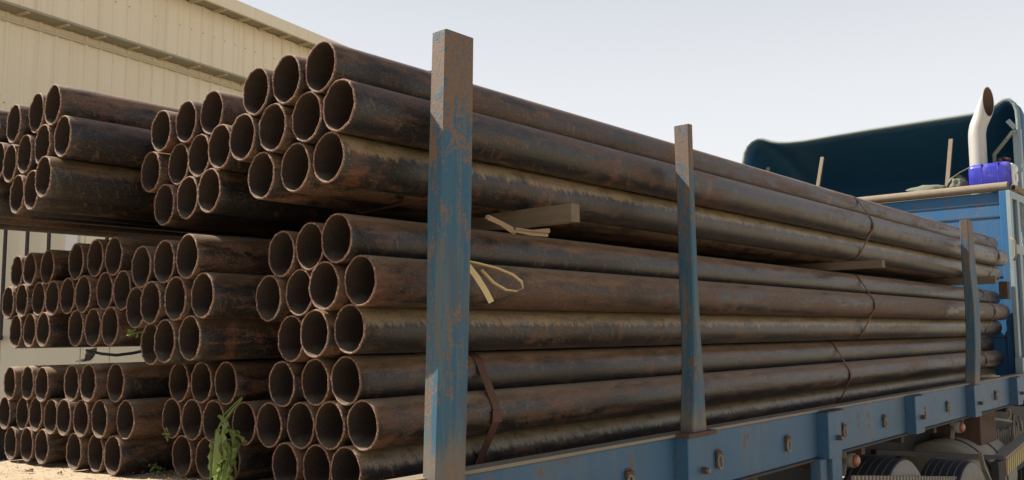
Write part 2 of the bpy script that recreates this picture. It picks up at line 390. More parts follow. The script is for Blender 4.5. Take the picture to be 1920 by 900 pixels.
# deck boards with drifts of sand on top
bm = bmesh.new()
nx, ny = 150, 60; grid = []
from mathutils import noise as mn
for i in range(nx+1):
    row = []
    for j in range(ny+1):
        x = .1 + i*(10.1)/nx if i > 70 else .1 + i*2.6/70*1.0
        if i > 70: x = 2.7 + (i-70)*(7.5)/(nx-70)
        y = 2.09 + j*(3.0)/ny
        h = (mn.noise(Vector((x*3, y*3, 0)))*.5 + mn.noise(Vector((x*11, y*11, 3)))*.35 + mn.noise(Vector((x*30, y*30, 3)))*.18)*.014 - .010
        row.append(bm.verts.new((x, y, deckz(y) + h)))
    grid.append(row)
for i in range(nx):
    for j in range(ny): bm.faces.new((grid[i][j], grid[i+1][j], grid[i+1][j+1], grid[i][j+1]))
obj('sandy_deck', bm, 'sand', truck, True)
bm = bmesh.new(); box(bm, (.1, 2.085, deckz(3.5)-.16), (10.2, 5.04, deckz(5.1)-.035)); obj('deck_floor', bm, 'dark', truck)
# side beams
def beam(yf, yb, name):
    bm = bmesh.new(); box(bm, (-.3, yf, Z(-.717)), (10.2, yb, Z(-.466)), .006); b = obj(name, bm, 'beam' if yf < 3 else 'dark', truck)
    bm = bmesh.new(); box(bm, (-.3, min(yf, yb)-.012, Z(-.4655)), (10.2, max(yf, yb)+.012, Z(-.452)), .003); obj('top_flange', bm, 'duststeel', b)
    bm = bmesh.new(); box(bm, (-.3, yf-.01 if yf < yb else yf, Z(-.732)), (10.2, yb+.05, Z(-.718)), .003); obj('bottom_flange', bm, 'dark', b)
    return b
nb = beam(2.035, 2.082, 'side_beam'); fb = beam(5.045, 5.09, 'side_beam')
# litter of dust on near flange
PX = [1.85, 3.34, 4.85, 6.35, 7.84, 9.31]
for i, x in enumerate(PX, 1):
    for side in (0, 1):
        y0, y1 = (1.968, 2.034) if side == 0 else (5.091, 5.17)
        bm = bmesh.new(); low = -.86 if i in (3,) else -.745
        if side == 0:           # pocket: square rear face, front plate running back to the beam in a long taper
            pl = [(x-.03, 2.034), (x-.03, y0+.004), (x-.026, y0), (x+.15, y0), (x+.30, 2.0335), (x+.30, 2.0345)]
            if low < -.8: tp = [(x-.03, 2.034), (x-.03, y0+.004), (x-.026, y0), (x+.16, y0), (x+.16, 2.034)]; box(bm, (x+.02, y0+.006, Z(low)), (x+.16, 2.06, Z(-.7225)), .006); box(bm, (x-.085, y0+.03, Z(low)), (x+.005, 2.06, Z(-.7225)), .006)
            lo_ = [bm.verts.new((a_, b_, Z(-.722))) for a_, b_ in pl]; hi_ = [bm.verts.new((a_, b_, Z(-.4675 if i > 1 else -.505))) for a_, b_ in pl]
            for k in range(len(pl)): bm.faces.new((lo_[k], lo_[(k+1) % len(pl)], hi_[(k+1) % len(pl)], hi_[k]))
            bm.faces.new(lo_[::-1]); bm.faces.new(hi_); bmesh.ops.recalc_face_normals(bm, faces=bm.faces)
        else: box(bm, (x-.03, y0, Z(-.745)), (x+.19, y1, Z(-.468)), .004)
        pk = obj('stake_pocket', bm, 'beam' if side == 0 else 'dark', truck)
        if side == 0:
            if i in (2, 3):
                d_ = .004 if i == 3 else .012
                bm = bmesh.new(); box(bm, (x-.03-d_, y0-d_, Z(-.466)), (x+.19+d_, 2.02, Z(-.466+d_*1.6)), .003); obj('pocket_rim', bm, 'rusty' if i < 3 else 'dark', pk)
            bm = bmesh.new(); tube(bm, ((x+.09, y0-.024, Z(-.615)), (x+.09, y0+.004, Z(-.615))), .016, 6); obj('bolt', bm, 'rusty', pk)
            bm = bmesh.new(); tube(bm, ((x+.09, y0-.034, Z(-.615)), (x+.09, y0-.02, Z(-.615))), .009, 8); obj('bolt_end', bm, 'duststeel', pk)
# lashing rings on the near beam
for x in (2.25, 2.95, 3.68, 4.42, 5.19, 5.88, 6.69, 7.27, 8.18, 8.73):
    bm = bmesh.new(); a = 2.033
    yf_ = a - (.065 - .065*min(1, max(0, (x - .15 - max([p for p in PX if p <= x] or [1.8]))/.15)))
    a = yf_ if yf_ < a - .002 else a
    pts = [(x + .020*math.sin(t), a - .010 - .006*(1-math.cos(t))/2, Z(-.582) - .030 + .030*math.cos(t)) for t in [k*math.pi/8 for k in range(17)]]
    tube(bm, pts, .0055, 6, False); r = obj('lashing_ring', bm, 'duststeel', truck, True)
    bm = bmesh.new(); box(bm, (x-.024, a-.014, Z(-.592)), (x+.024, a+.002, Z(-.565)), .004); obj('ring_lug', bm, 'rusty', r)
    bm = bmesh.new(); box(bm, (x-.020, a-.003, Z(-.640)), (x+.020, a+.003, Z(-.556)), .002); obj('ring_plate', bm, 'rusty', r)

# marker lamps hanging below the beam
def lamp(x, y, z):
    bm = bmesh.new(); tube(bm, ((x, y+.07, z), (x, y+.0, z)), .045, 16); l = obj('marker_lamp', bm, 'greyrub', truck, True)
    bm = bmesh.new(); tube(bm, ((x, y+.002, z), (x, y-.02, z), (x, y-.03, z)), .036, 16, True, [.038, .036, .02]); obj('lamp_lens', bm, 'orange', l, True)
    bm = bmesh.new(); seg_box(bm, (x-.06, y+.05, z+.14), (x-.03, y+.05, z-.02), .03, .012); seg_box(bm, (x-.03, y+.05, z-.02), (x-.07, y+.05, z-.09), .025, .012); obj('lamp_bracket', bm, 'fender', l)
lamp(5.50, 2.09, Z(-.818)); lamp(7.67, 2.05, Z(-.795))
# chassis
bm = bmesh.new()
for y in (2.55, 4.45): box(bm, (.2, y-.05, Z(-1.05)), (12.6, y+.05, Z(-.76)))
obj('chassis_rail', bm, 'dark', truck)
for x in [0.4+.75*k for k in range(14)]:
    bm = bmesh.new(); box(bm, (x, 2.1, Z(-.80)), (x+.06, 5.0, Z(-.735))); obj('cross_member', bm, 'rusty' if 2 < x < 6 else 'dark', truck)
# wheels
def wheel(cx, y, cz, rad, nm='wheel'):
    w = empty(nm, (0, 0, 0)); w.parent = truck; w.location = (cx, y, cz)
    bm = bmesh.new(); prof = []       # (radius, y) tyre profile; y grows to the far side
    r = rad; prof = [(r*.56, .012), (r*.62, .0), (r*.78, -.012), (r*.90, -.006), (r*.955, .004), (r*.985, .016)]
    yy = .022
    for k in range(5):
        prof += [(r, yy), (r, yy+.041), (r-.003, yy+.042), (r-.003, yy+.049)]; yy += .050
    prof += [(r, yy), (r, yy+.02), (r*.96, yy+.035), (r*.8, yy+.045), (r*.56, yy+.035)]
    n = 72; rings = [[bm.verts.new((pr*math.cos(2*math.pi*k/n), py, pr*math.sin(2*math.pi*k/n))) for k in range(n)] for pr, py in prof]
    for i, (a, b) in enumerate(zip(rings, rings[1:])):
        for k in range(n):
            f = bm.faces.new((a[k], b[k], b[(k+1) % n], a[(k+1) % n])); f.smooth = i < 5
            f.material_index = 1 if i < 5 else (2 if i in (8, 12, 16, 20, 24) else 0)
    t = obj('tyre', bm, ['black', 'greyrub', 'fender'], w)
    bm = bmesh.new(); pr = [(r*.57, .012), (r*.55, .03), (r*.50, .05), (r*.40, .035), (r*.36, .0), (r*.22, -.01), (r*.20, -.05), (.001, -.055)]
    rings = [[bm.verts.new((a*math.cos(2*math.pi*k/32), b, a*math.sin(2*math.pi*k/32))) for k in range(32)] for a, b in pr]
    for a, b in zip(rings, rings[1:]):
        for k in range(32): bm.faces.new((a[k], a[(k+1) % 32], b[(k+1) % 32], b[k]))
    obj('rim', bm, 'greyrub', w, True)
    bm = bmesh.new()
    for k in range(10):
        a = k*math.pi/5; tube(bm, ((r*.30*math.cos(a), -.03, r*.30*math.sin(a)), (r*.30*math.cos(a), .02, r*.30*math.sin(a))), .014, 6)
    obj('wheel_nut', bm, 'rusty', w); return w
wheel(6.16, 2.00, Z(-1.378), .50); wheel(7.37, 1.90, Z(-1.484), .46); wheel(6.16, 4.85, Z(-1.378), .50); wheel(7.37, 4.85, Z(-1.484), .46); wheel(11.8, 2.35, Z(-1.62), .48); wheel(11.8, 4.9, Z(-1.62), .48)
for x, z in ((6.16, -1.378), (7.37, -1.484), (11.8, -1.62)):
    bm = bmesh.new(); tube(bm, ((x, 2.2, Z(z)), (x, 4.9, Z(z))), .07, 12); obj('axle', bm, 'dark', truck, True)
# dusty cylindrical tank lying along the chassis, with dark bands
def drum(bm, x0, x1, r, cy, cz, n=48, dome=.05):
    prof = [(x0-dome, r*.05), (x0-dome*.8, r*.6), (x0-dome*.3, r*.92), (x0, r), (x1, r), (x1+dome*.3, r*.92), (x1+dome*.8, r*.6), (x1+dome, r*.05)]
    rings = [[bm.verts.new((x, cy + q*math.cos(2*math.pi*k/n), cz + q*math.sin(2*math.pi*k/n))) for k in range(n)] for x, q in prof]
    for a, b in zip(rings, rings[1:]):
        for k in range(n): bm.faces.new((a[k], a[(k+1) % n], b[(k+1) % n], b[k]))
    bm.faces.new(rings[0][::-1]); bm.faces.new(rings[-1])
bm = bmesh.new(); drum(bm, 7.95, 9.05, .36, 2.32, Z(-1.315)); tk = obj('air_tank', bm, 'fender', truck, True)
for x in (8.22, 8.66):
    bm = bmesh.new(); hollow(bm, (x, 2.32, Z(-1.315)), (x+.035, 2.32, Z(-1.315)), .366, .355, 48); obj('tank_band', bm, 'dark', tk, True)
bm = bmesh.new(); seg_box(bm, (6.75, 2.42, Z(-.925)), (8.35, 1.93, Z(-1.10)), .05, .035); obj('guard_bar', bm, 'dark', truck)
bm = bmesh.new(); box(bm, (8.14, 1.90, Z(-1.36)), (8.35, 1.96, Z(-1.115)), .005); obj('guard_bracket', bm, 'dark', truck)
bm = bmesh.new(); seg_box(bm, (7.72, 1.93, Z(-.99)), (7.80, 1.93, Z(-1.12)), .03, .02); seg_box(bm, (7.80, 1.93, Z(-1.12)), (8.05, 1.93, Z(-1.32)), .035, .02); obj('bent_stay', bm, 'fender', truck)
# ribbed strip in front of the wheels
bm = bmesh.new(); seg_box(bm, (5.1, 1.97, Z(-.935)), (7.75, 1.97, Z(-1.275)), .012, .14); strip = obj('ribbed_strip', bm, 'dark', truck)
b0 = None
for k in range(44):
    x = 5.12 + k*.060; z = -.935 - (x-5.1)*(.34/2.65)
    if b0 is None: bm = bmesh.new(); box(bm, (-.013, -.012, -.09), (.013, .012, .09), .003); b0 = obj('rib', bm, 'fender', strip); o = b0
    else: o = b0.copy(); COL.objects.link(o)
    o.location = (x, 1.955, Z(z))
# striped board
bd = empty('marker_board'); bd.parent = truck
bm = bmesh.new(); seg_box(bm, (8.58, 1.95, Z(-1.215)), (9.9, 1.95, Z(-1.10)), .012, .14); obj('board', bm, 'brownst', bd)
for k in range(17):
    x = 8.62 + k*.075; z = -1.212 + (x-8.58)*(.115/1.32)
    bm = bmesh.new(); seg_box(bm, (x, 1.941, Z(z-.066)), (x+.03, 1.941, Z(z+.066)), .006, .036, (1, 0, 0)); obj('stripe', bm, 'yellow', bd)
bm = bmesh.new(); seg_box(bm, (8.5, 1.97, Z(-1.12)), (9.9, 1.97, Z(-.99)), .10, .02); obj('board_ledge', bm, 'fender', bd)
# rods and boxes under the bed toward the cab
bm = bmesh.new(); box(bm, (8.42, 2.09, Z(-1.02)), (8.95, 2.5, Z(-.735)), .01); obj('tool_box', bm, 'rusty', truck)
for k in range(16):
    x = 9.1 + k*.09; bm = bmesh.new(); tube(bm, ((x, 2.20, Z(-1.20)), (x, 2.20, Z(-1.03+.06*random.random()))), .013, 8); obj('spring_rod', bm, 'fender', truck, True)
for a, b in (((9.75, 2.15, -1.12), (9.9, 2.15, -.86)), ((10.2, 2.15, -1.05), (10.12, 2.15, -.90)), ((8.5, 2.0, -.79), (9.1, 2.0, -.86))):
    bm = bmesh.new(); tube(bm, ((a[0], a[1], Z(a[2])), ((a[0]+b[0])/2+.02, a[1], Z((a[2]+b[2])/2)), (b[0], b[1], Z(b[2]))), .012, 8); obj('air_hose', bm, 'duststeel', truck, True)
bm = bmesh.new(); pts = [(9.15 + .12*math.cos(t), 2.04, Z(-.80) + .05*math.sin(t)) for t in [k*.35-2.0 for k in range(10)]]; tube(bm, pts, .009, 6); obj('hook', bm, 'duststeel', truck, True)
bm = bmesh.new(); box(bm, (9.12, 2.26, Z(-1.5)), (12.9, 4.7, Z(-.75)), .02); obj('engine_cover', bm, 'dark', truck)

# headboard
HX = 10.3
hb = empty('headboard'); hb.parent = truck
bm = bmesh.new(); box(bm, (HX, 2.245, Z(-.50)), (HX+.05, 5.25, Z(1.455)), .004); obj('panel', bm, 'head', hb)
for z in (1.335, 1.19, .55, -.1):
    bm = bmesh.new(); box(bm, (HX-.008, 2.26, Z(z-.008)), (HX-.002, 5.2, Z(z+.008))); obj('panel_seam', bm, 'recess', hb)
bm = bmesh.new(); box(bm, (HX-.012, 3.9, Z(-.5)), (HX-.002, 3.97, Z(1.44))); box(bm, (HX-.012, 2.9, Z(-.5)), (HX-.002, 2.94, Z(.9))); obj('stiffener', bm, 'head', hb)
bm = bmesh.new(); box(bm, (HX-.06, 2.155, Z(-.50)), (HX+.05, 2.243, Z(1.455)), .006); obj('corner_post', bm, 'head', hb)
bm = bmesh.new(); hollow(bm, (HX-.02, 2.16, Z(1.505)), (HX-.02, 5.25, Z(1.505)), .048, .036); obj('top_tube', bm, 'duststeel', hb, False)
bm = bmesh.new(); hollow(bm, (HX+.02, 2.12, Z(1.49)), (HX+.95, 2.12, Z(1.49)), .034, .026); obj('side_tube', bm, 'duststeel', hb, True)
# side cage beyond the headboard
cg = empty('side_cage'); cg.parent = truck
def cb(name, x0, x1, z0, z1, mat='cage', y0=2.11, y1=2.15, bev=.004):
    bm = bmesh.new(); box(bm, (x0, y0, Z(z0)), (x1, y1, Z(z1)), bev); return obj(name, bm, mat, cg)
cb('stile', 10.12, 10.20, -.44, 1.44); cb('stile', 10.42, 10.52, -.44, 1.44); cb('stile', 10.98, 11.06, -.44, 1.44)
cb('rail', 10.202, 10.418, 1.36, 1.44); cb('rail', 10.522, 10.978, 1.36, 1.44)
cb('rail', 10.202, 10.418, .78, .88); cb('rail', 10.522, 10.978, .78, .88); cb('rail', 10.202, 10.418, -.44, -.30); cb('rail', 10.522, 10.978, -.44, -.30)
cb('infill_panel', 10.2, 10.45, -.3, 1.36, 'recess', 2.135, 2.148, 0); cb('infill_panel', 10.52, 11.0, -.3, .78, 'shell', 2.135, 2.148, 0)
cb('inner_stile', 10.66, 10.72, -.3, .55, 'cage', 2.12, 2.134); cb('inner_stile', 10.82, 10.88, -.3, .55, 'cage', 2.12, 2.134)
bm = bmesh.new()
for k in range(12):
    for sgn in (1, -1):
        x = 10.5 + .045*k
        a = Vector((x, 2.13, Z(.88 if sgn > 0 else 1.36))); 
        t = .48; bx = x + .30; 
        seg_box(bm, a, (min(bx, 10.98), 2.13 + .003*sgn, Z(1.36 if sgn > 0 else .88)), .006, .006)
mo = obj('wire_mesh', bm, 'cage', cg); mo['kind'] = 'stuff'
cb('foot_bracket', 10.0, 10.35, -.47, -.30, 'cage', 2.06, 2.13)
bm = bmesh.new(); tube(bm, ((10.06, 2.12, Z(.93)), (10.06, 2.08, Z(.90)), (10.06, 2.08, Z(.74)), (10.08, 2.10, Z(.70))), .014, 8); obj('latch', bm, 'duststeel', cg, True)
cb('latch_block', 10.0, 10.1, .30, .48, 'rusty', 2.16, 2.24)

# cab body (mostly hidden by headboard and load)
cab = empty('cab'); cab.parent = truck
bm = bmesh.new(); box(bm, (11.15, 2.42, Z(-1.2)), (13.0, 5.5, Z(1.42)), .08); obj('body', bm, 'head', cab)
bm = bmesh.new(); box(bm, (11.5, 2.40, Z(.1)), (12.6, 2.419, Z(1.1)), .006); obj('side_window', bm, 'glass', cab)
bm = bmesh.new(); box(bm, (13.0, 2.6, Z(.1)), (13.02, 5.3, Z(1.2)), .006); obj('windscreen', bm, 'glass', cab)
bm = bmesh.new(); box(bm, (11.05, 2.5, Z(1.53)), (11.13, 5.3, Z(1.58)), .01); obj('roof_rail', bm, 'duststeel', cab)
bm = bmesh.new(); box(bm, (11.16, 2.5, Z(1.422)), (12.9, 5.4, Z(1.50)), .02); obj('roof_pad', bm, 'duststeel', cab)
# roof fairing: an open shell seen from behind
rim = [(5.75, 1.40), (5.72, 1.9), (5.70, 2.25), (5.69, 2.38), (5.665, 2.51), (5.62, 2.595), (5.555, 2.65), (5.47, 2.672), (5.38, 2.652), (5.28, 2.606), (5.16, 2.572), (5.01, 2.552), (4.78, 2.540), (4.4, 2.548), (3.9, 2.552), (3.3, 2.550), (2.73, 2.548), (2.58, 2.555), (2.48, 2.590), (2.41, 2.640), (2.36, 2.662), (2.31, 2.655), (2.272, 2.61), (2.25, 2.53), (2.245, 2.42), (2.245, 2.10), (2.275, 1.95), (2.28, 1.40)]
YC = 4.0; ZC = 1.42
def sec(x, ky, kz, inset=0.):
    out = []
    for i, (y, z) in enumerate(rim):
        a = rim[max(i-1, 0)]; b = rim[min(i+1, len(rim)-1)]; t = Vector((b[0]-a[0], b[1]-a[1])).normalized(); n = Vector((t.y, -t.x))   # inward
        if n.dot(Vector((YC-y, 1.9-z))) < 0 and abs(y-YC) > 1.2 : n = n
        out.append(Vector((x, YC + (y + n.x*inset - YC)*ky, Z(ZC + (z + n.y*inset - ZC)*kz))))
    return out
secs = [sec(11.30, 1, 1), sec(11.55, .995, .985), sec(11.9, .985, .93), sec(12.3, .965, .80), sec(12.7, .93, .58), sec(13.0, .88, .32)]
ins = [sec(11.30, 1, 1, .028), sec(11.55, .995, .985, .045), sec(11.9, .985, .93, .045), sec(12.3, .965, .80, .045), sec(12.7, .93, .56, .04), sec(12.95, .88, .30, .04)]
bm = bmesh.new()
def loft(bm, S, flip=False):
    V = [[bm.verts.new(p) for p in s] for s in S]
    for a, b in zip(V, V[1:]):
        for k in range(len(a)-1):
            f = (a[k], a[k+1], b[k+1], b[k]); bm.faces.new(f[::-1] if flip else f)
    return V
A = loft(bm, secs); B = loft(bm, ins, True)
for k in range(len(A[0])-1): bm.faces.new((A[0][k+1], A[0][k], B[0][k], B[0][k+1]))
bm.faces.new(A[-1]); bm.faces.new(B[-1][::-1])
fair = obj('roof_fairing', bm, 'shell', cab, True)
bm = bmesh.new()
E1 = sec(11.28, 1, 1, -.006); E2 = sec(11.28, 1, 1, .034); E3 = sec(11.33, 1, 1, .034); E4 = sec(11.33, 1, 1, -.006)
V = [[bm.verts.new(p) for p in e] for e in (E1, E2, E3, E4)]
for i in range(4):
    a, b = V[i], V[(i+1) % 4]
    for k in range(len(a)-1): bm.faces.new((a[k], a[k+1], b[k+1], b[k]))
obj('edge_trim', bm, 'edge', fair, True)
for a, b in (((11.35, 4.575, 2.31), (11.2, 4.66, 1.56)), ((11.35, 2.97, 2.31), (11.2, 3.02, 1.56)), ((11.5, 5.42, 2.3), (11.2, 5.52, 1.6))):
    bm = bmesh.new(); seg_box(bm, (a[0], a[1], Z(a[2])), (b[0], b[1], Z(b[2])), .045, .03, (1, 0, 0)); o = obj('strut', bm, 'duststeel', fair)
# side arm and bracket at the right corner
bm = bmesh.new(); tube(bm, ((10.95, 2.42, Z(1.75)), (10.95, 2.42, Z(1.98)), (10.95, 2.30, Z(2.12)), (10.95, 2.22, Z(2.22))), .022, 8); obj('mirror_arm', bm, 'tarp', cab, True)
bm = bmesh.new(); tube(bm, ((10.95, 2.36, Z(1.62)), (10.95, 2.36, Z(1.93))), .026, 8); tube(bm, ((10.95, 2.33, Z(1.93)), (10.95, 2.26, Z(1.90))), .018, 8); obj('arm_clamp', bm, 'rusty', cab, True)
bm = bmesh.new(); box(bm, (11.0, 2.15, Z(1.3)), (11.06, 2.235, Z(2.25)), .008); obj('corner_stay', bm, 'cage', cab)
bm = bmesh.new(); seg_box(bm, (10.98, 2.20, Z(2.26)), (10.98, 2.27, Z(2.36)), .05, .02, (1, 0, 0)); obj('stay_tip', bm, 'cage', cab)
# exhaust stack
bm = bmesh.new()
def ell_ring(c, d, r, n=28, cut=None):
    d = Vector(d).normalized(); s = Vector((1, 0, 0)); u = d.cross(s).normalized(); out = []
    for k in range(n):
        p = Vector(c) + (s*math.cos(2*math.pi*k/n) + u*math.sin(2*math.pi*k/n))*r
        if cut:                                   # slide along the axis onto the cutting plane
            q, nn = cut; p = p + d*((q-p).dot(nn)/d.dot(nn))
        out.append(bm.verts.new(p))
    return out
ex = 10.9; path = [((ex, 2.575, Z(-.6)), (0, 0, 1)), ((ex, 2.575, Z(2.16)), (0, 0, 1)), ((ex, 2.574, Z(2.22)), (0, -.08, 1)), ((ex, 2.568, Z(2.27)), (0, -.20, 1)), ((ex, 2.557, Z(2.32)), (0, -.32, 1)), ((ex, 2.540, Z(2.365)), (0, -.42, 1))]
cutp = (Vector((ex, 2.437, Z(2.59))), Vector((-.42, -.90, .12)).normalized())
outer = [ell_ring(c, d, .092) for c, d in path] + [ell_ring((ex, 2.540, Z(2.365)), (0, -.45, 1), .092, cut=cutp)]
inner = [ell_ring(c, d, .086) for c, d in path[3:]] + [ell_ring((ex, 2.540, Z(2.365)), (0, -.45, 1), .086, cut=cutp)]
for S, fl in ((outer, 0), (inner, 1)):
    for a, b in zip(S, S[1:]):
        for k in range(28):
            f = (a[k], a[(k+1) % 28], b[(k+1) % 28], b[k]); ff = bm.faces.new(f[::-1] if fl else f); ff.material_index = fl
for k in range(28): bm.faces.new((outer[-1][k], outer[-1][(k+1) % 28], inner[-1][(k+1) % 28], inner[-1][k]))
f = bm.faces.new(inner[0]); f.material_index = 1
obj('exhaust_stack', bm, ['chrome', 'rusty'], cab, True)

# ------------------------------------------------------------------ stakes
def post(secs, label):
    """secs: (z, x_left, x_right, y_near, y_far, twist)"""
    o0 = Vector((secs[0][1], secs[0][3], Z(-.47))); bm = bmesh.new(); rows = []
    for z, xl, xr, yn, yf, tw in secs:
        c = Vector(((xl+xr)/2, (yn+yf)/2, 0)); row = []
        r = .006
        pts = [(xl, yn+r), (xl+r, yn), (xr-r, yn), (xr, yn+r), (xr, yf-r), (xr-r, yf), (xl+r, yf), (xl, yf-r)]
        for x, y in pts:
            d = Vector((x, y, 0)) - c; q = Matrix.Rotation(tw, 3, 'Z') @ d + c
            row.append(bm.verts.new((q.x-o0.x, q.y-o0.y, Z(z)-o0.z)))
        rows.append(row)
    for a, b in zip(rows, rows[1:]):
        for k in range(8): bm.faces.new((a[k], a[(k+1) % 8], b[(k+1) % 8], b[k]))
    bm.faces.new(rows[0][::-1])
    # wall thickness at the open top
    top = rows[-1]; c = sum((v.co for v in top), Vector())/8
    inn = [bm.verts.new(c + (v.co-c)*.86) for v in top]; dn = [bm.verts.new(v.co - Vector((0, 0, .05))) for v in inn]
    for k in range(8):
        bm.faces.new((top[k], top[(k+1) % 8], inn[(k+1) % 8], inn[k])); bm.faces.new((inn[k], inn[(k+1) % 8], dn[(k+1) % 8], dn[k]))
    bm.faces.new(dn)
    bmesh.ops.recalc_face_normals(bm, faces=bm.faces)
    o = obj('stake_post', bm, 'post'); o.location = o0
    return tag(o, label, 'post', 'stake posts in the pockets along the truck bed')
post([(-.76, 1.840, 1.974, 1.98, 2.046, 0), (-.45, 1.845, 1.976, 1.98, 2.046, 0), (0.03, 1.862, 1.993, 1.98, 2.05, 0), (.42, 1.869, 2.005, 1.98, 2.055, 0), (.978, 1.883, 2.015, 1.98, 2.05, 0)],
     'tall rusty blue steel stake nearest the camera, in front of the pipe ends')
post([(-.70, 3.36, 3.50, 1.985, 2.05, 0), (-.49, 3.375, 3.500, 1.98, 2.05, 0), (-.42, 3.378, 3.494, 1.98, 2.05, 0), (-.2, 3.40, 3.480, 1.98, 2.05, 0), (-.02, 3.408, 3.464, 1.98, 2.052, 0), (.14, 3.405, 3.455, 1.98, 2.055, 0), (.55, 3.404, 3.442, 1.98, 2.055, 0), (.932, 3.399, 3.436, 1.98, 2.06, 0)],
     'middle blue stake, narrow at the top and flared at its foot on the bed edge')
post([(-.72, 7.90, 8.04, 1.98, 2.06, 0), (-.46, 7.895, 8.04, 1.98, 2.06, 0), (-.1, 7.95, 8.12, 1.975, 2.05, 0), (.2, 7.98, 8.17, 1.98, 2.05, 0), (.5, 7.97, 8.15, 1.99, 2.055, 0), (.912, 7.93, 8.08, 1.98, 2.045, 0)],
     'farthest slightly bent stake, beside the headboard, with a bare rusty top')

# ------------------------------------------------------------------ pipes
PR = .08415; LEN = 8.15
def pipe_mesh(seed):
    rnd = random.Random(seed); bm = bmesh.new(); n = 56
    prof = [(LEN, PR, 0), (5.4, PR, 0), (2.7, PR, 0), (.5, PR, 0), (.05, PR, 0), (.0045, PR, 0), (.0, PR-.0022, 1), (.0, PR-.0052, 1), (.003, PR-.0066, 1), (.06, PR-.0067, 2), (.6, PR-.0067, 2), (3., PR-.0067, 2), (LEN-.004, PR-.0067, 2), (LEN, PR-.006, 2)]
    ph = rnd.random()*6; rings = []
    for i, (x, r, mi) in enumerate(prof):
        row = []
        for k in range(n):
            a = 2*math.pi*k/n
            rr = r*(1 + .007*math.cos(2*a + ph))
            dx = 0
            if x < .01: rr += (mn.noise(Vector((math.cos(a)*2.2, math.sin(a)*2.2, seed*3.1)))*.0013 + .0007*mn.noise(Vector((math.cos(a)*9, math.sin(a)*9, seed)))); dx = .003*mn.noise(Vector((math.cos(a)*4, math.sin(a)*4, seed*1.7)))
            row.append(bm.verts.new((x+dx, rr*math.sin(a), rr*math.cos(a))))
        rings.append((row, mi))
    for (a, _), (b, mi) in zip(rings, rings[1:]):
        for k in range(n):
            f = bm.faces.new((a[k], b[k], b[(k+1) % n], a[(k+1) % n])); f.material_index = mi; f.smooth = True
    a, b = rings[-1][0], rings[0][0]
    for k in range(n): bm.faces.new((a[k], b[k], b[(k+1) % n], a[(k+1) % n])).material_index = 1
    bmesh.ops.recalc_face_normals(bm, faces=bm.faces)
    me = bpy.data.meshes.new('steel_pipe'); bm.to_mesh(me); bm.free()
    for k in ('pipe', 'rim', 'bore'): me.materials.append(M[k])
    return me
meshes = [pipe_mesh(i+1) for i in range(8)]
